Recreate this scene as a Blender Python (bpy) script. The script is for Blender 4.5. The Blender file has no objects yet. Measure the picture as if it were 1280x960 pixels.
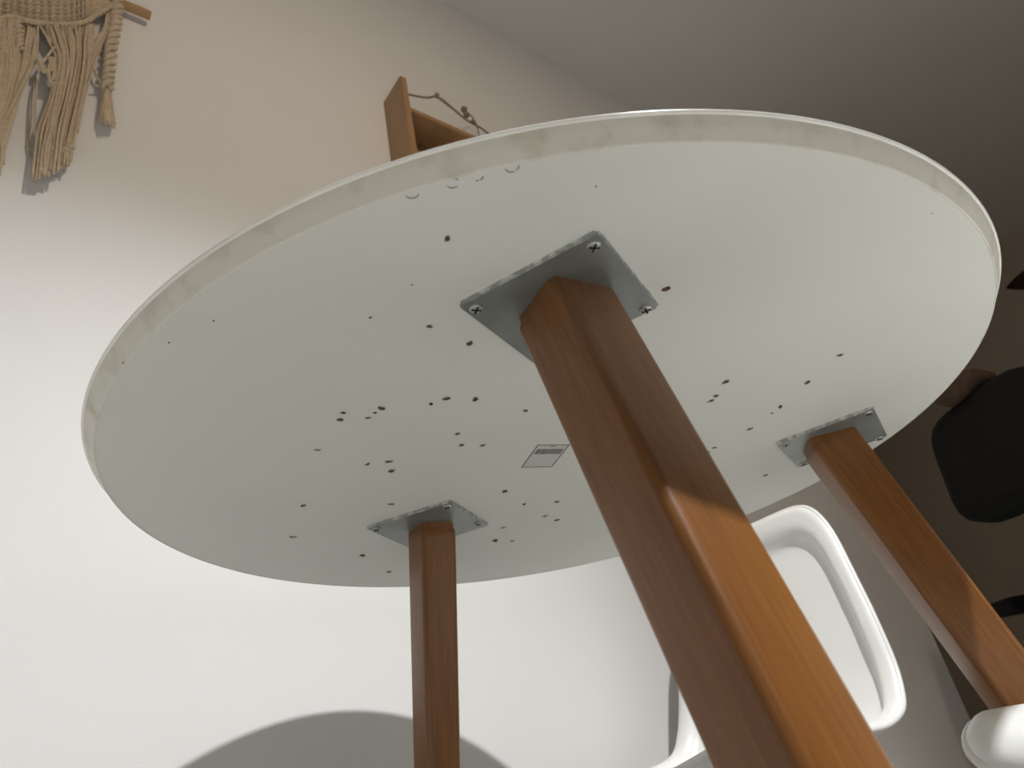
import bpy, bmesh, math, random
from mathutils import Vector, Matrix
from mathutils.geometry import delaunay_2d_cdt
random.seed(7)
D = bpy.data; S = bpy.context.scene; COL = S.collection
R = math.radians

# ------------------------------------------------------------------ camera
TZ = 0.7325                                   # underside of the tabletop above the floor
CAM = Vector((-0.0203, -0.6676, TZ - 0.2775))
PITCH, YAW, ROLL, FPX = 0.5137, -0.0111, -0.1984, 900.0
_f = Vector((math.sin(YAW)*math.cos(PITCH), math.cos(YAW)*math.cos(PITCH), math.sin(PITCH)))
_r = Vector((math.cos(YAW), -math.sin(YAW), 0)); _u = _r.cross(_f)
CR = math.cos(ROLL)*_r + math.sin(ROLL)*_u; CU = -math.sin(ROLL)*_r + math.cos(ROLL)*_u; CF = _f
cam = D.cameras.new('camera'); co = D.objects.new('camera', cam); COL.objects.link(co)
m = Matrix((CR, CU, -CF)).transposed().to_4x4(); m.translation = CAM
co.matrix_world = m
cam.sensor_width = 36; cam.lens = FPX/1280*36; cam.clip_start = .02
cam.dof.use_dof = True; cam.dof.focus_distance = 0.62; cam.dof.aperture_fstop = 11.0
S.camera = co

# ------------------------------------------------------------------ world and view
w = D.worlds.new('world'); S.world = w; w.use_nodes = True
w.node_tree.nodes['Background'].inputs[0].default_value = (.9, .93, 1, 1)
w.node_tree.nodes['Background'].inputs[1].default_value = 0.02
S.view_settings.view_transform = 'Standard'; S.view_settings.look = 'None'
S.view_settings.gamma = 1; S.view_settings.use_curve_mapping = False
S.view_settings.exposure = 0.0

# ------------------------------------------------------------------ lights (the dining lamp's light)
LAMP = CAM + Vector((0.855, -0.172, 1.97))
def light(name, kind, loc, power, color, size, **kw):
    l = D.lights.new(name, kind); l.energy = power; l.color = color
    l.shadow_soft_size = size
    for k, v in kw.items(): setattr(l, k, v)
    o = D.objects.new(name, l); COL.objects.link(o); o.location = loc
    return o
sp_ = light('lamp_downlight', 'SPOT', LAMP, 214, (.93, .97, 1), .03, spot_size=R(90), spot_blend=.75)
sp_.rotation_euler = (Vector((-.669, .743, 0))*.32 - Vector((.743, .669, 0))*.14 - Vector((0, 0, 1))).to_track_quat('-Z', 'Y').to_euler()
light('lamp_glow', 'POINT', LAMP, 31, (1, .81, .61), .05)

# ------------------------------------------------------------------ helpers
def obj(name, bm, mat, parent=None, smooth=False):
    me = D.meshes.new(name)
    bmesh.ops.recalc_face_normals(bm, faces=bm.faces[:])
    bm.to_mesh(me); bm.free()
    if smooth:
        for p in me.polygons: p.use_smooth = True
    if mat: me.materials.append(mat)
    o = D.objects.new(name, me); COL.objects.link(o)
    if parent is not None: o.parent = parent
    return o
def tag(o, label=None, cat=None, group=None, kind=None):
    if label: o['label'] = label
    if cat: o['category'] = cat
    if group: o['group'] = group
    if kind: o['kind'] = kind
    return o
def thing(name, label, cat, loc=(0, 0, 0), rz=0, group=None):
    o = D.objects.new(name, None); COL.objects.link(o); o.empty_display_size = .05
    o.location = loc; o.rotation_euler = (0, 0, rz)
    return tag(o, label, cat, group)
def autosmooth(o, ang=35):
    for p in o.data.polygons: p.use_smooth = True
    try: o.data.set_sharp_from_angle(angle=R(ang))
    except Exception: pass
    return o
def bx(bm, c, s, rz=0, bev=0):
    r = bmesh.ops.create_cube(bm, size=1)['verts']
    M = Matrix.Translation(c) @ Matrix.Rotation(rz, 4, 'Z') @ Matrix.Diagonal((*s, 1))
    bmesh.ops.transform(bm, matrix=M, verts=r)
    if bev:
        es = list({e for v in r for e in v.link_edges})
        bmesh.ops.bevel(bm, geom=es, offset=bev, segments=2, affect='EDGES', profile=.5)
    return r
def frame_of(d):
    d = d.normalized(); a = Vector((0, 0, 1)) if abs(d.z) < .9 else Vector((1, 0, 0))
    x = d.cross(a).normalized(); return x, d.cross(x).normalized()
def tube(bm, pts, rad, seg=8, cap=True):
    pts = [Vector(p) for p in pts]; n = len(pts); rings = []
    rads = rad if isinstance(rad, (list, tuple)) else [rad]*n
    x, y = frame_of(pts[1]-pts[0])
    for i, p in enumerate(pts):
        d = (pts[min(i+1, n-1)]-pts[max(i-1, 0)]).normalized()
        x = (x - d*x.dot(d)).normalized(); y = d.cross(x)
        rings.append([bm.verts.new(p+(x*math.cos(a)+y*math.sin(a))*rads[i]) for a in [2*math.pi*k/seg for k in range(seg)]])
    for a, b in zip(rings, rings[1:]):
        for k in range(seg): bm.faces.new((a[k], a[(k+1) % seg], b[(k+1) % seg], b[k]))
    if cap: bm.faces.new(rings[0]); bm.faces.new(rings[-1][::-1])
def lathe(bm, prof, seg=64, c=(0, 0), close=False):
    rings = []
    for r, z in prof:
        rings.append([bm.verts.new((c[0]+r*math.cos(2*math.pi*k/seg), c[1]+r*math.sin(2*math.pi*k/seg), z)) for k in range(seg)] if r > 1e-6 else [bm.verts.new((c[0], c[1], z))])
    for a, b in zip(rings, rings[1:]):
        for k in range(seg):
            k2 = (k+1) % seg
            if len(a) == 1: bm.faces.new((a[0], b[k], b[k2]))
            elif len(b) == 1: bm.faces.new((a[k], a[k2], b[0]))
            else: bm.faces.new((a[k], a[k2], b[k2], b[k]))
    return rings
def smooth_path(pts, n=6):
    P = [Vector(p) for p in pts]; P = [P[0]*2-P[1]]+P+[P[-1]*2-P[-2]]; out = []
    for i in range(1, len(P)-2):
        for k in range(n):
            t = k/n; a, b, c, d = P[i-1:i+3]
            out.append(.5*((2*b)+(c-a)*t+(2*a-5*b+4*c-d)*t*t+(3*b-a-3*c+d)*t**3))
    out.append(P[-2]); return out

# ------------------------------------------------------------------ materials
def mat(name, col, rough=.5, metal=0, spec=.5, noise=None, bump=None, **kw):
    """noise = (scale, amount, colour2, stretch); bump = (scale, strength)"""
    M = D.materials.new(name); M.use_nodes = True; N = M.node_tree; b = N.nodes['Principled BSDF']
    b.inputs['Base Color'].default_value = (*col, 1); b.inputs['Roughness'].default_value = rough
    b.inputs['Metallic'].default_value = metal; b.inputs['Specular IOR Level'].default_value = spec
    for k, v in kw.items(): b.inputs[k].default_value = v
    tc = N.nodes.new('ShaderNodeTexCoord')
    if noise:
        sc, (lo, hi), c2, st = noise
        mp = N.nodes.new('ShaderNodeMapping'); mp.inputs['Scale'].default_value = st
        nz = N.nodes.new('ShaderNodeTexNoise'); nz.inputs['Scale'].default_value = sc; nz.inputs['Detail'].default_value = 6
        rp = N.nodes.new('ShaderNodeValToRGB')
        rp.color_ramp.elements[0].position = lo; rp.color_ramp.elements[0].color = (*col, 1)
        rp.color_ramp.elements[1].position = hi; rp.color_ramp.elements[1].color = (*c2, 1)
        N.links.new(tc.outputs['Object'], mp.inputs[0]); N.links.new(mp.outputs[0], nz.inputs['Vector'])
        N.links.new(nz.outputs['Fac'], rp.inputs[0]); N.links.new(rp.outputs[0], b.inputs['Base Color'])
    if bump:
        nb = N.nodes.new('ShaderNodeTexNoise'); nb.inputs['Scale'].default_value = bump[0]; nb.inputs['Detail'].default_value = 5
        bu = N.nodes.new('ShaderNodeBump'); bu.inputs['Strength'].default_value = bump[1]; bu.inputs['Distance'].default_value = .002
        N.links.new(tc.outputs['Object'], nb.inputs['Vector']); N.links.new(nb.outputs['Fac'], bu.inputs['Height']); N.links.new(bu.outputs[0], b.inputs['Normal'])
    return M
def wood(name, dark, light_, rough=.38, scale=14, st=(1, 1, .06)):
    M = D.materials.new(name); M.use_nodes = True; N = M.node_tree; b = N.nodes['Principled BSDF']
    tc = N.nodes.new('ShaderNodeTexCoord'); mp = N.nodes.new('ShaderNodeMapping'); mp.inputs['Scale'].default_value = st
    n1 = N.nodes.new('ShaderNodeTexNoise'); n1.inputs['Scale'].default_value = scale; n1.inputs['Detail'].default_value = 3; n1.inputs['Distortion'].default_value = .6
    n2 = N.nodes.new('ShaderNodeTexNoise'); n2.inputs['Scale'].default_value = scale*34; n2.inputs['Detail'].default_value = 4
    mx = N.nodes.new('ShaderNodeMath'); mx.operation = 'MULTIPLY_ADD'; mx.inputs[1].default_value = .38
    ml = N.nodes.new('ShaderNodeMath'); ml.operation = 'MULTIPLY'; ml.inputs[1].default_value = .62
    rp = N.nodes.new('ShaderNodeValToRGB')
    rp.color_ramp.elements[0].position = .34; rp.color_ramp.elements[0].color = (*dark, 1)
    rp.color_ramp.elements[1].position = .64; rp.color_ramp.elements[1].color = (*light_, 1)
    L = N.links.new
    L(tc.outputs['Object'], mp.inputs[0]); L(mp.outputs[0], n1.inputs['Vector']); L(mp.outputs[0], n2.inputs['Vector'])
    L(n1.outputs['Fac'], ml.inputs[0]); L(n2.outputs['Fac'], mx.inputs[0]); L(ml.outputs[0], mx.inputs[2])
    L(mx.outputs[0], rp.inputs[0]); L(rp.outputs[0], b.inputs['Base Color'])
    bu = N.nodes.new('ShaderNodeBump'); bu.inputs['Strength'].default_value = .12; bu.inputs['Distance'].default_value = .0006
    L(n2.outputs['Fac'], bu.inputs['Height']); L(bu.outputs[0], b.inputs['Normal'])
    b.inputs['Roughness'].default_value = rough
    return M
M_wall = mat('wall_paint', (.80, .795, .785), .75, noise=(1.3, (.3, .8), (.785, .78, .77), (1, 1, 1)), bump=(90, .12))
M_ceil = mat('ceiling_paint', (.72, .70, .67), .9, bump=(60, .1))
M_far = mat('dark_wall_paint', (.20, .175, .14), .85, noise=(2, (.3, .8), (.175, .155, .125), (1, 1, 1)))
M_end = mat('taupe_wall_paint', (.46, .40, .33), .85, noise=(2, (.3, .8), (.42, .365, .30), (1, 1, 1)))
M_floor = mat('pale_floor', (.76, .76, .74), .5, noise=(3, (.3, .7), (.72, .72, .70), (1, 1, 1)))
M_skirt = mat('skirting_paint', (.7, .68, .65), .5)
M_top = mat('white_foil_underside', (.74, .75, .70), .55, noise=(3.2, (.35, .75), (.69, .69, .64), (1, 1, 1)), bump=(25, .04))
M_topface = mat('white_laminate', (.82, .82, .80), .22, noise=(4, (.4, .7), (.80, .80, .78), (1, 1, 1)))
M_edge = mat('grubby_edge_band', (.76, .74, .66), .5, noise=(42, (.5, .8), (.56, .51, .40), (1, 1, 1)), bump=(120, .25))
M_lip = mat('edge_laminate_lip', (.90, .89, .84), .25, noise=(30, (.4, .8), (.80, .78, .72), (1, 1, 1)))
M_chip = mat('chipboard', (.20, .115, .055), .9, noise=(500, (.35, .65), (.36, .24, .13), (1, 1, 1)), bump=(900, .8))
M_flake = mat('lifted_foil', (.66, .65, .58), .6, noise=(400, (.45, .7), (.42, .33, .22), (1, 1, 1)))
M_mark = mat('grey_scuff', (.13, .13, .10), .8, noise=(700, (.4, .6), (.35, .35, .3), (1, 1, 1)))
M_plate = mat('galvanised_steel', (.27, .29, .275), .42, .65, noise=(22, (.35, .7), (.36, .38, .365), (1, 1, 1)), bump=(140, .15))
M_plate_edge = mat('worn_plate_edge', (.42, .43, .41), .35, .8, noise=(180, (.45, .6), (.75, .76, .74), (1, 1, 1)), bump=(300, .3))
M_screw = mat('zinc_screw', (.50, .50, .46), .4, .7, noise=(300, (.4, .7), (.45, .45, .42), (1, 1, 1)))
M_dark = mat('recess_black', (.012, .012, .011), .8, noise=(200, (.3, .7), (.02, .02, .018), (1, 1, 1)))
M_paper = mat('label_paper', (.60, .60, .56), .6, noise=(60, (.4, .7), (.57, .57, .53), (1, 1, 1)))
M_ink = mat('label_ink', (.05, .05, .04), .7, noise=(300, (.3, .7), (.07, .07, .06), (1, 1, 1)))
M_greyink = mat('faded_label_ink', (.10, .10, .095), .7, noise=(600, (.4, .6), (.16, .16, .15), (1, 1, 1)))
M_leg = wood('oiled_table_wood', (.135, .048, .010), (.27, .108, .022), .36, 11, (1, 1, .05))
M_shelfwood = wood('shelf_wood', (.27, .15, .07), (.42, .25, .115), .5, 9, (1, 1, .12))
M_dowel = wood('dowel_wood', (.38, .23, .11), (.48, .31, .16), .55, 20, (.1, 1, 1))
M_cotton = mat('cotton_cord', (.64, .53, .40), .95, spec=.1, noise=(120, (.35, .7), (.55, .44, .31), (1, 1, 1)), bump=(700, .6))
M_twig = mat('dried_twig', (.22, .17, .12), .9, noise=(60, (.4, .7), (.32, .26, .19), (1, 1, 1)), bump=(300, .5))
M_chair = mat('white_moulded_plastic', (.84, .84, .82), .3, noise=(5, (.4, .7), (.82, .82, .80), (1, 1, 1)))
M_chairleg = wood('beech_dowel', (.45, .27, .13), (.58, .38, .2), .4, 12)
M_wire = mat('black_steel_rod', (.02, .02, .02), .4, .6, noise=(40, (.4, .7), (.03, .03, .03), (1, 1, 1)))
M_black = mat('black_upholstery', (.006, .006, .006), .8, spec=.2, noise=(120, (.4, .7), (.009, .009, .009), (1, 1, 1)), bump=(400, .3))
M_blackpl = mat('black_plastic', (.008, .008, .008), .5, noise=(60, (.4, .7), (.012, .012, .012), (1, 1, 1)))
M_brown = mat('brown_cloth', (.085, .05, .03), .9, noise=(60, (.4, .7), (.06, .035, .02), (1, 1, 1)))
M_shade = mat('lamp_shade_enamel', (.75, .73, .68), .4, noise=(8, (.4, .7), (.72, .70, .66), (1, 1, 1)))
M_darkshade = mat('dark_bronze_shade', (.05, .03, .02), .5, .3, noise=(12, (.4, .7), (.035, .022, .015), (1, 1, 1)))
M_bulb = mat('lamp_bulb', (1, .95, .88), .4); _b = M_bulb.node_tree.nodes['Principled BSDF']
_b.inputs['Emission Color'].default_value = (1, .86, .7, 1); _b.inputs['Emission Strength'].default_value = 6

# ------------------------------------------------------------------ the room: T runs along the left wall, N points into it
TA = R(48); T = Vector((math.sin(TA), math.cos(TA), 0)); N_ = Vector((-math.cos(TA), math.sin(TA), 0)); Z = Vector((0, 0, 1))
CG = Vector((CAM.x, CAM.y, 0)); WD = 1.03; CH = CAM.z + 2.21
def W(s, n, z): return CG + T*s + N_*n + Z*z          # room frame: along the wall, towards the wall, up
def wallbox(name, s0, s1, n0, n1, z0, z1, mt, label=None):
    bm = bmesh.new(); vs = [bm.verts.new(W(s, n, z)) for s in (s0, s1) for n in (n0, n1) for z in (z0, z1)]
    for q in ((0, 1, 3, 2), (4, 6, 7, 5), (0, 4, 5, 1), (2, 3, 7, 6), (0, 2, 6, 4), (1, 5, 7, 3)): bm.faces.new([vs[i] for i in q])
    o = obj(name, bm, mt); o['kind'] = 'structure'
    if label: o['label'] = label
    return o
SE = 2.32; SF = 4.4; SB = -2.4; NR = -3.0; NX = 2.6
wallbox('wall_left', SB, SE, WD, WD+.14, 0, CH, M_wall, 'white painted wall lit by the lamp, behind the table')
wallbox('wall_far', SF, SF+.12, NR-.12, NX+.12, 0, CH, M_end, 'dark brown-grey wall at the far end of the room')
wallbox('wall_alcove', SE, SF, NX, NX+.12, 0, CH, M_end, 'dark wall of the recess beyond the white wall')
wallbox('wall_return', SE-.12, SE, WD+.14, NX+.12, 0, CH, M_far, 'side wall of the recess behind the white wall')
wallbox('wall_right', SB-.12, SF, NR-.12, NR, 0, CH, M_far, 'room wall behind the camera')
wallbox('wall_back', SB-.12, SB, NR, WD+.14, 0, CH, M_wall, 'room wall to the left of the camera')
wallbox('floor', SB-.12, SF+.12, NR-.12, NX+.12, -.1, 0, M_floor, 'pale floor')
wallbox('ceiling', SB-.12, SF+.12, NR-.12, NX+.12, CH, CH+.1, M_ceil, 'plain plaster ceiling')
wallbox('baseboard_left', SB, SE, WD-.014, WD, 0, .08, M_skirt, 'low painted skirting board on the white wall')
def ray(px, py): return CF + CR*((px-640)/FPX) - CU*((py-480)/FPX)
def on_wall(px, py, off=0.0):                          # the point of the plane `off` in front of the left wall
    d = ray(px, py); return CAM + d*((WD-off)/d.dot(N_))

# ------------------------------------------------------------------ round table
table = thing('round_table', 'round white tabletop with chipped screw holes underneath, on splayed brown wooden legs', 'table', (0, 0, 0))
def under(px, py, z=0.0):
    d = ray(px, py); return CAM + d*((TZ+z-CAM.z)/d.z)
HOLES = [(559,298,5.2),(833,361,5.5),(537,408,4),(587,429,4.8),(558,498,5),(594,499,5.2),(539,505,3.2),(477,510,5),(460,522,3.6),(469,516,2.8),(425,524.5,4.6),(429,516,3.4),(657,513,3.4),(572,542,3.4),(577,556,3.8),(603,556.5,3.9),(397,562,3.5),(459,580,4),(486,576.5,4.6),(489,588.5,4.6),(379,632,3.6),(366,671,4.2),(489,630,3.6),(631,614,4),(655,630,3.6),(696,627,3.2),(681,645,3),(696,650,3.2),(629,659.5,3),(619,675.5,4),(640,676,2.8),(453,694,4),(486,714.5,3.4),(907,477,4.8),(895,494.5,3.8),(888.5,501,3.9),(1009,478,4.2),(975,508,3.7),(965,516.5,2.2),(937.5,536,3.9),(893,559.5,3.4),(885,565,2.6),(957,594,3.4),(1050,443.5,3.7),(463,397,2.2),(515,356,1.6),(745,233,1.6),(267,401,1.8),(211,428.5,1.5),(1165,267,1.4),(155,454.5,2)]
hole_polys = []
for (px, py, r) in HOLES:
    c = under(px, py); dep = (c-CAM).dot(CF); rw = r*dep/FPX*1.02
    k = 12; ph = random.uniform(0, 6)
    asp = random.uniform(.75, 1.0); ax = random.uniform(0, 3)
    poly = []
    for i in range(k):
        a = 2*math.pi*i/k; rr = rw*(1+.16*math.sin(2*a+ph)+random.uniform(-.13, .13))
        v = Vector((math.cos(a)*rr, math.sin(a)*rr*asp)); v.rotate(Matrix.Rotation(ax, 2)); poly.append(Vector((c.x+v.x, c.y+v.y)))
    hole_polys.append((c, rw, poly))
RB = .400; SEG = 192
vin = [Vector((RB*math.cos(2*math.pi*k/SEG), RB*math.sin(2*math.pi*k/SEG))) for k in range(SEG)]
for i in range(1, 8):                                   # inner lattice for even triangles
    for k in range(8*i): vin.append(Vector((RB*i/8*math.cos(2*math.pi*k/(8*i)+i), RB*i/8*math.sin(2*math.pi*k/(8*i)+i))))
def inside(p, poly):
    c = False; j = len(poly)-1
    for i in range(len(poly)):
        a, b = poly[i], poly[j]
        if (a.y > p.y) != (b.y > p.y) and p.x < (b.x-a.x)*(p.y-a.y)/(b.y-a.y)+a.x: c = not c
        j = i
    return c
vin = vin[:SEG]+[v for v in vin[SEG:] if not any((v-Vector((c.x, c.y))).length < rw*1.6 for c, rw, _ in hole_polys)]
edges = [(k, (k+1) % SEG) for k in range(SEG)]
for c, rw, poly in hole_polys:
    b0 = len(vin); vin += poly; edges += [(b0+i, b0+(i+1) % len(poly)) for i in range(len(poly))]
vo, eo, fo, *_ = delaunay_2d_cdt(vin, edges, [], 1, 1e-6)
bm = bmesh.new(); vs = [bm.verts.new((v.x, v.y, TZ)) for v in vo]
for f in fo:
    c = sum((vo[i] for i in f), Vector((0, 0)))/len(f)
    if c.length > RB: continue
    if any((c-Vector((h.x, h.y))).length < rw*1.5 and inside(c, poly) for h, rw, poly in hole_polys): continue
    bm.faces.new([vs[i] for i in f])
me_faces = bm.faces[:]
for f in me_faces:
    f.normal_update()
    if f.normal.z > 0: f.normal_flip()
me = D.meshes.new('underside'); bm.to_mesh(me); bm.free(); me.materials.append(M_top)
o = D.objects.new('underside', me); COL.objects.link(o); o.parent = table
o['label'] = 'off-white underside peppered with screw holes'
bm = bmesh.new(); lathe(bm, [(0, TZ+.0152), (.3, TZ+.0152), (.4082, TZ+.0152)], SEG)
obj('top_surface', bm, M_topface, table)
bm = bmesh.new(); lathe(bm, [(.3994, TZ+.0006), (.4, TZ-.0004), (.4008, TZ-.0003), (.4016, TZ+.001), (.4045, TZ+.0055), (.4072, TZ+.0095), (.4084, TZ+.0125)], SEG)
o = obj('edge_band', bm, M_edge, table, True); o['label'] = 'bevelled rim with yellowed scuffs'
bm = bmesh.new(); lathe(bm, [(.4083, TZ+.0124), (.4096, TZ+.0127), (.4102, TZ+.0134), (.4101, TZ+.0142), (.4094, TZ+.0149), (.4082, TZ+.0152), (.400, TZ+.0152)], SEG)
o = obj('top_lip', bm, M_lip, table, True); o['label'] = 'thin bright upper lip of the rim'
for hi, (c, rw, poly) in enumerate(hole_polys):
    bm = bmesh.new(); k = len(poly); C2 = Vector((c.x, c.y))
    dp = min(.007, rw*1.4)
    def ring(s, z, j=0): return [bm.verts.new((*(C2+(p-C2)*s*(1+random.uniform(-j, j))), TZ+z)) for p in poly]
    a = ring(1, 0); b = ring(.9, dp*.35, .1); d = ring(.62, dp, .1)
    for u, v in ((a, b), (b, d)):
        for i in range(k): bm.faces.new((u[i], u[(i+1) % k], v[(i+1) % k], v[i]))
    bm.faces.new(d)
    h = obj('screw_hole', bm, M_chip, table)
    if rw > .0021:                                     # foil torn up around the hole
        bm = bmesh.new(); hgt = [random.choice((0, 0, .3, .6, 1, 1.3))*rw*.28 for _ in range(k)]
        inn = [bm.verts.new((*(C2+(p-C2)*1.0), TZ-hgt[i]*.9-.00005)) for i, p in enumerate(poly)]
        out = [bm.verts.new((*(C2+(p-C2)*(1.12+.5*hgt[i]/rw+random.uniform(0, .12))), TZ-.00005)) for i, p in enumerate(poly)]
        for i in range(k): bm.faces.new((inn[i], inn[(i+1) % k], out[(i+1) % k], out[i]))
        obj('torn_rim', bm, M_flake, h)
# crescent scuffs beside the rim
for (px, py, a0, a1, rp) in [(515,241.5,20,175,8.5),(566,229,45,165,8),(566,229,-60,-25,8),(597,220.5,10,75,7),(597,220.5,85,120,7),(640,208.5,-5,60,8.5),(640,208.5,66,178,8.5)]:
    c = under(px, py); rw = rp*(c-CAM).dot(CF)/FPX; bm = bmesh.new(); st = 9; pr = None
    for i in range(st+1):
        a = R(a0+(a1-a0)*i/st); hw = .00045*math.sin(math.pi*(i+.6)/(st+1.2))+.0001
        q = [bm.verts.new((c.x+math.cos(a)*(rw+s), c.y+math.sin(a)*(rw+s), TZ-z)) for s, z in ((-hw, .00008), (0, .0003), (hw, .00008))]
        if pr:
            for j in (0, 1): bm.faces.new((pr[j], pr[j+1], q[j+1], q[j]))
        pr = q
    obj('crescent_scuff', bm, M_mark, table)
# printed label: outline, text strip; its square code is left out
LO = Vector((-.0351, -.0077)); LU = (Vector((-.0149, -.0532))-LO); LV = (Vector((-.0048, .0065))-LO)
def lp(a, b, z): q = LO+LV*a+LU*b; return (q.x, q.y, TZ-z)
def quad(bm, a0, b0, a1, b1, z):
    lo = [bm.verts.new(lp(a, b, z)) for a, b in ((a0, b0), (a1, b0), (a1, b1), (a0, b1))]
    hi = [bm.verts.new(lp(a, b, z-.00006)) for a, b in ((a0, b0), (a1, b0), (a1, b1), (a0, b1))]
    bm.faces.new(lo)
    for i in range(4): bm.faces.new((lo[i], lo[(i+1) % 4], hi[(i+1) % 4], hi[i]))
bm = bmesh.new(); quad(bm, 0, 0, 1, 1, .00012); lab = obj('paper_label', bm, M_paper, table)
lab['label'] = 'small rectangular printed label with dark outline'
bm = bmesh.new()
for q in ((0, 0, 1, .022), (0, .978, 1, 1), (0, 0, .032, 1), (.968, 0, 1, 1)): quad(bm, *q, .0002)
obj('label_outline', bm, M_ink, lab)
bm = bmesh.new(); x = .09
while x < .9:                                          # strip of fine vertical bars
    ww = random.choice((.012, .018, .026, .034)); quad(bm, x, .60, min(x+ww, .92), .82, .00019); x += ww+random.choice((.008, .012))
obj('barcode', bm, M_greyink, lab)
bm = bmesh.new(); quad(bm, .42, .915, .62, .945, .00019); obj('label_mark', bm, M_greyink, lab)

PL = [((.0192, -.2698), -.4399), ((-.1504, .1), -.2715), ((.3042, .087), -.4713)]
LEGS = [((.0005, -.0006), -63.4, 16.0, -56.0), ((.0011, .0047), 119.3, 17.2, -53.5), ((-.0063, -.0015), 11.2, 15.7, -5.5)]
PH = .0509; PT = .0032
def cross_screw(bm_head, bm_slot, c, r):
    lathe(bm_head, [(r*.98, TZ-PT+.0002), (r, TZ-PT-.0004), (r*.86, TZ-PT-.0013), (r*.5, TZ-PT-.0018), (0, TZ-PT-.0019)], 20, c)
    rz = random.uniform(0, 1.5)
    for a in (0, math.pi/2): bx(bm_slot, (c[0], c[1], TZ-PT-.0017), (r*1.25, r*.3, .0009), rz+a)
SCREWS = [[(.0431,-.0422),(.042,.045),(-.0434,-.0412),(-.043,.043)], [(.043,-.043),(.0455,.033),(-.0435,-.0426),(-.042,.042)], [(.0441,-.044),(.0424,.046),(-.043,-.043),(-.043,.040)]]
for (pc, pr), ((ox, oy), az, sp, rho), sc in zip(PL, LEGS, SCREWS):
    bm = bmesh.new()
    M = Matrix.Translation((pc[0], pc[1], TZ-PT/2)) @ Matrix.Rotation(pr, 4, 'Z')
    v = bx(bm, (0, 0, 0), (2*PH, 2*PH, PT)); bmesh.ops.transform(bm, matrix=M, verts=v)
    vert = [e for e in bm.edges if abs(e.verts[0].co.z-e.verts[1].co.z) > PT*.5]
    bmesh.ops.bevel(bm, geom=vert, offset=.0025, segments=3, affect='EDGES')
    low = [e for e in bm.edges if all(abs(q.co.z-(TZ-PT)) < 1e-5 for q in e.verts)]
    bmesh.ops.bevel(bm, geom=low, offset=.0007, segments=2, affect='EDGES')
    pl = obj('mounting_plate', bm, M_plate, table)
    pl['label'] = 'square grey galvanised steel mounting plate'
    pl.data.materials.append(M_plate_edge)
    for p in pl.data.polygons:
        if abs(p.normal.z) < .98: p.material_index = 1
    for s in sc:
        cc = Vector((*s, 0)); cc.rotate(Matrix.Rotation(pr, 3, 'Z')); cc = (cc.x+pc[0], cc.y+pc[1])
        b1 = bmesh.new(); b2 = bmesh.new(); cross_screw(b1, b2, cc, .0046)
        s1 = obj('screw', b1, M_screw, pl, True)
        b2.free(); b2 = bmesh.new(); rz = random.uniform(0, 1.5)
        # joined slot inside the same screw mesh
        for a in (0, math.pi/2): bx(b2, (cc[0], cc[1], TZ-PT-.0016), (.0066, .0014, .0009), rz+a)
        mt = D.meshes.new('tmp'); b2.to_mesh(mt); b2.free()
        bj = bmesh.new(); bj.from_mesh(s1.data); n0 = len(bj.faces); bj.from_mesh(mt); bj.faces.ensure_lookup_table()
        for f in bj.faces[n0:]: f.material_index = 1
        bj.to_mesh(s1.data); bj.free(); s1.data.materials.append(M_dark)
        # dark countersink ring around the head
    # leg
    d = Vector((math.cos(R(az))*math.tan(R(sp)), math.sin(R(az))*math.tan(R(sp)), -1)).normalized()
    e1 = Vector((math.cos(R(rho)), math.sin(R(rho)), 0)); e1 = (e1-d*e1.dot(d)).normalized(); e2 = d.cross(e1)
    org = Vector((pc[0]+ox, pc[1]+oy, TZ-PT)); LN = (TZ-PT)/-d.z
    bm = bmesh.new(); rings = []
    cr = .0062
    shape = []
    for cx, cy in ((1, 1), (-1, 1), (-1, -1), (1, -1)):
        for k in range(7):
            a = math.atan2(cy, cx)-R(45)+R(90)*k/6; shape.append((cx, cy, math.cos(a), math.sin(a)))
    for s in [-.012, .0, .004, .009, .02, .05]+[LN*i/8 for i in range(1, 9)]:
        hw = (.0256 if az != 119.3 else .0212)-.0071*max(s, 0); c3 = cr + max(0, (.006-max(s, 0)))*.25
        hw -= max(0, .004-max(s, 0))*.35
        # local: x=e1, y=e2, z=-d ; legs' ends cut flush with plate and floor
        rings.append([bm.verts.new((cx*(hw-c3)+ca*c3, cy*(hw-c3)+sa*c3, -s)) for cx, cy, ca, sa in shape])
    for a, b in zip(rings, rings[1:]):
        for k in range(28): bm.faces.new((a[k], a[(k+1) % 28], b[(k+1) % 28], b[k]))
    bm.faces.new(rings[0]); bm.faces.new(rings[-1])
    ML = Matrix((e1, e2, -d)).transposed().to_4x4(); ML.translation = org
    Mi = ML.inverted()
    for z, keep in ((TZ-PT, -1), (0.0, 1)):            # trim at plate and floor planes
        pl_co = Mi @ Vector((org.x, org.y, z)); pl_no = (Mi.to_3x3() @ Vector((0, 0, 1)))*(-keep)
        bmesh.ops.bisect_plane(bm, geom=bm.verts[:]+bm.edges[:]+bm.faces[:], plane_co=pl_co, plane_no=pl_no, clear_outer=True)
        ed = [e for e in bm.edges if e.is_boundary]
        if ed: bmesh.ops.holes_fill(bm, edges=ed)
    lg = obj('leg', bm, M_leg, table, True); lg.matrix_local = ML
    try: lg.data.set_sharp_from_angle(angle=R(30))
    except Exception: pass

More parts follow.
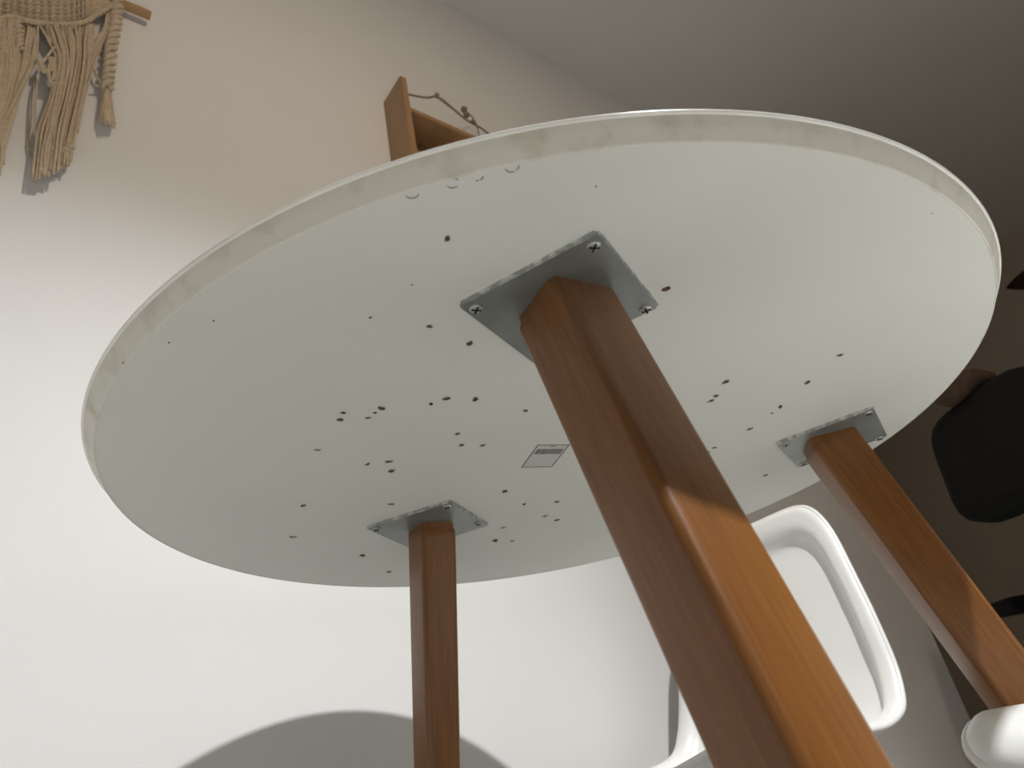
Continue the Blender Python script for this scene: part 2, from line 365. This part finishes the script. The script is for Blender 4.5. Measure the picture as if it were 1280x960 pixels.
# ------------------------------------------------------------------ moulded shell chairs
def cat_interp(tab, v):
    n = len(tab)-1; x = min(max(v, 0), 1)*n; i = min(int(x), n-1); t = x-i
    P = [tab[max(i-1, 0)], tab[i], tab[i+1], tab[min(i+2, n)]]
    return [.5*((2*P[1][k])+(P[2][k]-P[0][k])*t+(2*P[0][k]-5*P[1][k]+4*P[2][k]-P[3][k])*t*t+(3*P[1][k]-P[0][k]-3*P[2][k]+P[3][k])*t**3) for k in range(3)]
PROF = [(.235, .440, .186), (.205, .450, .204), (.13, .450, .214), (.05, .442, .218), (-.04, .434, .220), (-.12, .436, .219), (-.18, .460, .217),
        (-.212, .515, .212), (-.232, .585, .202), (-.252, .665, .188), (-.272, .740, .177), (-.284, .798, .168)]
def shell_bm():
    bm = bmesh.new(); RN, AN = 30, 320; rings = []
    def pt(u, v):
        y, z, hw = cat_interp(PROF, v); y2, z2, _ = cat_interp(PROF, min(v+.01, 1)); y1, z1, _ = cat_interp(PROF, max(v-.01, 0))
        t = Vector((0, y2-y1, z2-z1)).normalized(); nn = Vector((0, t.z, -t.y))
        return Vector((u*hw*.935, y, z)), nn
    for i in range(RN+1):
        r = 1-(1-i/RN)**1.6 if i else 0
        ring = []
        for k in range(AN if i else 1):
            a = 2*math.pi*k/AN; c, s = math.cos(a), math.sin(a)
            q = (abs(c)**6+abs(s)**6)**(-1/6); u = c*q*r; v = (s*q*r+1)/2
            p, nn = pt(u, v)
            e = min(1, max(0, (r-.81)/.09)); e = e*e*(3-2*e); lipf = max(0, (r-.955)/.045)**2
            front = min(1, max(0, (.12-v)/.12)); fl = .016*(1-front)-.014*front
            if .25 < v < .62: fl += .008*math.sin(math.pi*(v-.25)/.37)*abs(u)
            dish = -.004*(1-u*u)*(1-front)-.006*lipf
            ring.append(bm.verts.new(p+nn*(fl*e+dish)))
        rings.append(ring)
    for k in range(AN): bm.faces.new((rings[0][0], rings[1][k], rings[1][(k+1) % AN]))
    for a, b in zip(rings[1:], rings[2:]):
        for k in range(AN): bm.faces.new((a[k], b[k], b[(k+1) % AN], a[(k+1) % AN]))
    edge = [v.co.copy() for v in rings[-1]]
    return bm, edge
def shell_chair(name, label, loc, rz, tilt=0):
    t = thing(name, label, 'chair', loc, rz)
    bm, edge = shell_bm()
    sh = obj('seat_shell', bm, M_chair, t, True)
    so = sh.modifiers.new('thickness', 'SOLIDIFY'); so.thickness = .0045; so.offset = 0
    bm = bmesh.new(); tube(bm, edge+[edge[0]], .0042, 8, False); obj('shell_rim', bm, M_chair, t, True)
    for sx in (-1, 1):
        for sy in (-1, 1):
            bm = bmesh.new(); tube(bm, [(sx*.115, sy*.10-.02, .405), (sx*.215, sy*.205-.01, 0)], [.016, .010], 12); obj('leg', bm, M_chairleg, t, True)
    bm = bmesh.new()
    for sx in (-1, 1):
        tube(bm, [(sx*.12, .085, .395), (sx*.165, -.14, .20)], .004, 6); tube(bm, [(sx*.12, -.125, .395), (sx*.165, .13, .20)], .004, 6)
    for sy in (-1, 1): tube(bm, [(.12, sy*.10-.02, .398), (-.12, sy*.10-.02, .398)], .005, 6)
    for sx in (-1, 1): tube(bm, [(sx*.12, -.12, .398), (sx*.12, .08, .398)], .005, 6)
    obj('brace', bm, M_wire, t, True)
    bm = bmesh.new(); bx(bm, (0, -.02, .406), (.20, .18, .018), 0, .004); obj('seat_mount', bm, M_blackpl, t)
    return t
def facing(fx, fy): return math.atan2(-fx, fy)          # local +y looks along (fx, fy)
shell_chair('shell_chair', 'white moulded plastic chair by the wall, its back seen between the two right table legs', CG+Vector((.147, 1.115, 0)), facing(-.72, -.69))
near_chair = shell_chair('shell_chair', 'white moulded plastic chair whose seat edge enters at the bottom right corner', CG+Vector((.50, .475, 0)), facing(-.90, -.44))
near_chair.scale = (1, 1, .962)

# ------------------------------------------------------------------ black office chair in the dark end
def pad(bm, w_, h_, d_, nexp=5, seg=40, rows=7):
    rings = []
    for i in range(rows):
        a = -math.pi/2+math.pi*i/(rows-1); zz = math.sin(a)*d_/2; s = 1-(1-max(math.cos(a), 0)**.5)*.16
        if i in (0, rows-1): s *= .96
        rings.append([bm.verts.new((math.cos(b)*(abs(math.cos(b))**nexp+abs(math.sin(b))**nexp)**(-1/nexp)*w_/2*s, zz, math.sin(b)*(abs(math.cos(b))**nexp+abs(math.sin(b))**nexp)**(-1/nexp)*h_/2*s)) for b in [2*math.pi*k/seg for k in range(seg)]])
    for a, b in zip(rings, rings[1:]):
        for k in range(seg): bm.faces.new((a[k], a[(k+1) % seg], b[(k+1) % seg], b[k]))
    bm.faces.new(rings[0]); bm.faces.new(rings[-1])
oc = thing('office_chair', 'black padded office chair in the dark end of the room at right', 'chair', CG+Vector((1.228, 1.609, 0)), facing(.966, .259))
bm = bmesh.new(); pad(bm, .34, .27, .09); bmesh.ops.transform(bm, matrix=Matrix.Translation((0, -.22, .925)) @ Matrix.Rotation(R(-8), 4, 'X'), verts=bm.verts[:]); obj('backrest', bm, M_black, oc, True)
bm = bmesh.new(); pad(bm, .50, .48, .09); bmesh.ops.transform(bm, matrix=Matrix.Translation((0, 0, .47)) @ Matrix.Rotation(R(90), 4, 'X'), verts=bm.verts[:]); obj('seat', bm, M_black, oc, True)
bm = bmesh.new(); tube(bm, smooth_path([(0, -.05, .40), (0, -.22, .42), (0, -.25, .55), (0, -.235, .80), (0, -.235, .9)]), .018, 8); obj('back_support', bm, M_blackpl, oc, True)
bm = bmesh.new(); tube(bm, [(0, 0, .44), (0, 0, .1)], .03, 12); obj('gas_column', bm, M_blackpl, oc, True)
for s in (-1, 1):
    bm = bmesh.new(); tube(bm, smooth_path([(s*.2, -.02, .44), (s*.29, -.02, .46), (s*.295, -.04, .62)]), .014, 8); ar = obj('armrest', bm, M_blackpl, oc, True)
    bm = bmesh.new(); bx(bm, (s*.295, -.02, .64), (.085, .27, .035), 0, .012); obj('arm_pad', bm, M_black, ar, True)
for k in range(5):
    a = 2*math.pi*k/5; bm = bmesh.new(); tube(bm, [(0, 0, .12), (math.cos(a)*.3, math.sin(a)*.3, .075)], [.028, .018], 8); ft = obj('base_arm', bm, M_blackpl, oc, True)
    bm = bmesh.new(); tube(bm, [(math.cos(a)*.3-math.sin(a)*.02, math.sin(a)*.3+math.cos(a)*.02, .0285), (math.cos(a)*.3+math.sin(a)*.02, math.sin(a)*.3-math.cos(a)*.02, .0285)], .028, 14); obj('caster', bm, M_blackpl, ft, True)

bc = thing('brown_cloth', 'folded dark brown cloth lying on top of the black office chair', 'cloth', oc.location, oc.rotation_euler.z)
bm = bmesh.new(); pad(bm, .13, .05, .085, 2.6, 24, 7)
for v in bm.verts: v.co += Vector((0, .006*math.sin(v.co.x*60), .006*math.sin(v.co.x*45+v.co.y*40)))
bmesh.ops.translate(bm, vec=(-.02, -.222, 1.086), verts=bm.verts[:]); obj('folded_bundle', bm, M_brown, bc, True)

# ------------------------------------------------------------------ lamps
lamp = thing('pendant_lamp', 'pale dome pendant lamp hanging from the ceiling above the camera', 'lamp', (LAMP.x, LAMP.y, CH))
dz = LAMP.z-CH
bm = bmesh.new(); lathe(bm, [(.0, .0), (.05, .0), (.05, -.018), (.012, -.028)], 32); obj('ceiling_rose', bm, M_shade, lamp, True)
bm = bmesh.new(); tube(bm, [(0, 0, -.02), (0, 0, dz+.075)], .003, 8); obj('cord', bm, M_blackpl, lamp, True)
bm = bmesh.new(); lathe(bm, [(.012, dz+.085), (.03, dz+.08), (.09, dz+.065), (.125, dz+.035), (.14, dz+.0), (.137, dz+.0), (.122, dz+.032), (.088, dz+.061), (.03, dz+.074), (.0, dz+.076)], 48); obj('shade', bm, M_shade, lamp, True)
bm = bmesh.new(); bmesh.ops.create_uvsphere(bm, u_segments=20, v_segments=12, radius=.022, matrix=Matrix.Translation((0, 0, dz+.055))); obj('bulb', bm, M_bulb, lamp, True)

# dark pointed ornament on the far wall
d = ray(1259, 360); q = CAM+d*((SF)/d.dot(T)); d2 = ray(1300, 352); q2 = CAM+d2*(SF/d2.dot(T)); ax = (q2-q).normalized(); up = ax.cross(T).normalized()
orn = thing('wall_ornament', 'dark brown pointed ornament on the far wall, just outside the tabletop rim at right', 'ornament', q)
bm = bmesh.new(); rows = []
for k in range(17):
    u = k/16; h = .085*math.sin(math.pi*min(1, u*.92+.01))**.8; c = ax*(u*.42)+up*(.03*math.sin(u*5))
    rows.append([bm.verts.new(c+up*h*v-T*(.006+.028*(1-v*v)*math.sin(math.pi*(u*.9+.05)))) for v in (-1, -.5, 0, .5, 1)]+[bm.verts.new(c+up*h*v-T*.001) for v in (1, -1)])
for a, b in zip(rows, rows[1:]):
    for i in range(7): bm.faces.new((a[i], a[(i+1) % 7], b[(i+1) % 7], b[i]))
bm.faces.new(rows[0]); bm.faces.new(rows[-1])
obj('body', bm, M_darkshade, orn, True)

# ------------------------------------------------------------------ wooden wall shelf with dried twig
sb = on_wall(479, 128); s0 = (sb-CG).dot(T); zt = sb.z
SD = .09; SW = .44; SH = .42; ST = .018
shelf = thing('wall_shelf', 'small reddish wooden box shelf on the white wall above the tabletop', 'shelf', W(s0, WD, zt-SH), 0)
def sloc(s, n, z): return W(s, n, z)-shelf.location
def sbox(bm, a, b, n0, n1, z0, z1, bev=.002):
    vs = [bm.verts.new(sloc(s, n, z)) for s in (a, b) for n in (n0, n1) for z in (z0, z1)]
    fs = [bm.faces.new([vs[i] for i in q]) for q in ((0, 1, 3, 2), (4, 6, 7, 5), (0, 4, 5, 1), (2, 3, 7, 6), (0, 2, 6, 4), (1, 5, 7, 3))]
    bmesh.ops.bevel(bm, geom=list({e for f in fs for e in f.edges}), offset=bev, segments=2, affect='EDGES')
for a in (s0, s0+SW-ST):
    bm = bmesh.new(); sbox(bm, a, a+ST, WD-SD, WD, zt-SH, zt); obj('side_panel', bm, M_shelfwood, shelf)
for zz in (zt-.098, zt-.25, zt-SH+.03):
    bm = bmesh.new(); sbox(bm, s0+ST, s0+SW-ST, WD-SD+.006, WD, zz-.016, zz); obj('shelf_board', bm, M_shelfwood, shelf)
bm = bmesh.new(); sbox(bm, s0+ST, s0+SW-ST, WD-.006, WD, zt-SH+.03, zt-.114, .001); obj('back_panel', bm, M_shelfwood, shelf)
tw = thing('dried_twig', 'thin dry knotted twig resting on top of the wooden wall shelf', 'twig', W(s0+.1, WD-.06, zt-.098))
def twl(px, py, off): return on_wall(px, py, off)-tw.location
bm = bmesh.new(); tube(bm, smooth_path([twl(511, 118, .055), twl(520, 120, .06), twl(534, 122, .062), twl(547, 121, .062), twl(562, 132, .06), twl(578, 146, .058), twl(592, 155, .055), twl(604, 162, .05), twl(622, 178, .045), twl(650, 205, .03)]), [.0028]*55, 6); obj('stem', bm, M_twig, tw, True)
bm = bmesh.new(); tube(bm, smooth_path([twl(544, 119, .062), twl(556, 128, .064), twl(570, 139, .062), twl(582, 149, .06), twl(594, 156, .058)]), .0032, 6); obj('stem', bm, M_twig, tw, True)
for px, py, rr in ((546, 119.5, .0065), (580, 137, .0085), (583, 143, .008), (591, 152, .006)):
    bm = bmesh.new(); bmesh.ops.create_icosphere(bm, subdivisions=2, radius=rr)
    for v in bm.verts: v.co = v.co*(1+random.uniform(-.18, .18)); v.co.z *= 1.2
    bmesh.ops.translate(bm, vec=twl(px, py, .06), verts=bm.verts[:]); obj('knot', bm, M_twig, tw, True)
bm = bmesh.new(); tube(bm, smooth_path([twl(583, 140, .055), twl(590, 146, .03), twl(597, 160, .015), twl(600, 178, .012)]), .0018, 6); obj('side_shoot', bm, M_twig, tw, True)

# ------------------------------------------------------------------ knotted wall hanging
mh_top = on_wall(188, 20, .018)
mac = thing('macrame_hanging', 'beige knotted cotton macrame hanging from a wooden dowel on the white wall', 'wall hanging', mh_top)
def mp(px, py, off=.016): return on_wall(px, py, off)-mh_top
dd = T
bm = bmesh.new(); tube(bm, [Vector((0, 0, 0)), -dd*.62], .0095, 14); dw = obj('dowel', bm, M_dowel, mac, True)
def cord(pts, r=.0021, off=.012, name='cord', jit=.0, par=None, seg=6, n=5):
    P = [mp(x+random.uniform(-jit, jit), y+random.uniform(-jit, jit), off+random.uniform(-.002, .003)) for x, y in pts]
    bm = bmesh.new(); tube(bm, smooth_path(P, n), r, seg); return obj(name, bm, M_cotton, par or mac, True)
def sennit(pts, r, off=.016, turns=8, name='braid', strands=3, cr=None):
    P = smooth_path([mp(x, y, off) for x, y in pts], 10); cr = cr or r*.55
    bm = bmesh.new(); n = len(P)
    for s in range(strands):
        Q = []
        for i, p in enumerate(P):
            d = (P[min(i+1, n-1)]-P[max(i-1, 0)]).normalized(); x, y = frame_of(d)
            a = 2*math.pi*(turns*i/n+s/strands); Q.append(p+x*math.cos(a)*r*.6+y*math.sin(a)*r*.6)
        tube(bm, Q, cr, 6)
    return obj(name, bm, M_cotton, mac, True)
# right-hand braid and tassel
sennit([(152, -14), (146, 14), (144, 34), (139, 60), (136, 88), (134, 112)], .0105, .02, 8, 'braid', 2, .0062)
for k in range(16):
    u = (k+.5)/16; cord([(129+u*9, 112), (127+u*13, 126+random.uniform(-2, 2)), (124+u*18, 142), (123+u*21, 150+8*u+random.uniform(-4, 4))], .0022, .012+.01*math.sin(math.pi*u), 'tassel_cord', .5)
# woven body and its gathered bands
for k in range(7):
    y0 = 20-5.2*k
    sennit([(-40, y0-12), (0, y0-1), (30, y0+5.5), (62, y0+8), (92, y0+6), (110, y0-.5), (138-k, y0-14)], .0075, .014+.0015*(k % 2), 34, 'woven_band', 3)
sennit([(-8, 30), (14, 20), (30, 25), (52, 29), (78, 31), (102, 29), (116, 22), (134, 11), (146, 3)], .0048, .024, 18, 'gathering_cord', 2, .0034)
for k in range(5): cord([(138-k*1.5, 4+k*2), (141-k*2.5, 20+k*3), (134-k*4, 40+k*3), (121-k*3.5, 70), (113-k*3, 95), (104-k*4, 130), (96-k*5, 165)], .002, .018, jit=.6)
# twisted knot columns
for x, y0, y1, dx in ((22, 20, 62, 3), (90, 34, 72, 4), (113, 32, 70, -2), (60, 34, 56, 6), (6, 38, 70, -2)):
    sennit([(x, y0), (x+dx*.5, (y0+y1)/2), (x+dx, y1)], .007, .019, 4, 'knot_column', 2, .0042)
# big central fall gathering towards the lower left
for k in range(38):
    u = k/37; x0 = 44+74*u; x1 = 66+46*u; x2 = 58+46*u; x3 = 46+46*u; xe = 36+52*u; ye = 230-26*u+random.uniform(-6, 3)
    if 36 < x0 < 50: x1 -= 24; x2 -= 40; x3 -= 44; xe -= 40; ye -= 6
    cord([(x0, 30+3*math.sin(u*3)), ((x0+x1)/2, 52), (x1, 76), (x2+random.uniform(-2, 2), 118), (x3+random.uniform(-3, 3), 162), ((x3+xe)/2, 190), (xe, ye)], .0023, .008+.012*math.sin(math.pi*u)+random.uniform(0, .012), jit=1.5)
# left fall
for k in range(24):
    u = k/23; cord([(-14+48*u, 16+10*u), (-14+44*u, 50), (-12+40*u, 80), (-18+40*u, 118), (-26+34*u, 160), (-32+36*u, 205+random.uniform(-6, 8))], .0021, .010+.012*math.sin(math.pi*u), jit=.7)
for k in range(10):
    u = k/9; cord([(36+12*u, 30), (32+12*u, 56), (27+12*u, 84), (17+10*u, 112), (8+8*u, 150), (-2+6*u, 190)], .0021, .016, jit=.7)
# loops and crossings over the fall
cord([(47, 100), (44, 126), (44, 150), (43, 166), (50, 178), (60, 186), (68, 190), (76, 186)], .0017, .022)
cord([(45, 96), (40, 118), (39, 150), (34, 182), (37, 194), (44, 201)], .0015, .006)
cord([(72, 54), (64, 64), (56, 74), (50, 84), (48, 90)], .0023, .026)
for k in range(4): cord([(46+k, 74+k*2), (54+k, 90-k*2), (62+k, 88), (68-k, 74+k*2), (60, 72)], .0023, .026)
for x in (64, 82): 
    for k in range(3): cord([(x-k, 76), (x-4+k, 90), (x-1, 104), (x+5-k, 92), (x+3, 78)], .0022, .026)
sennit([(60, 104), (72, 108), (84, 104)], .006, .024, 3, 'wrap_knot', 2, .004)
sennit([(62, 186), (74, 190), (90, 182)], .0055, .022, 3, 'wrap_knot', 2, .0038)
cord([(118, 88), (121, 96), (125, 102), (124, 108), (118, 106)], .0022, .016)
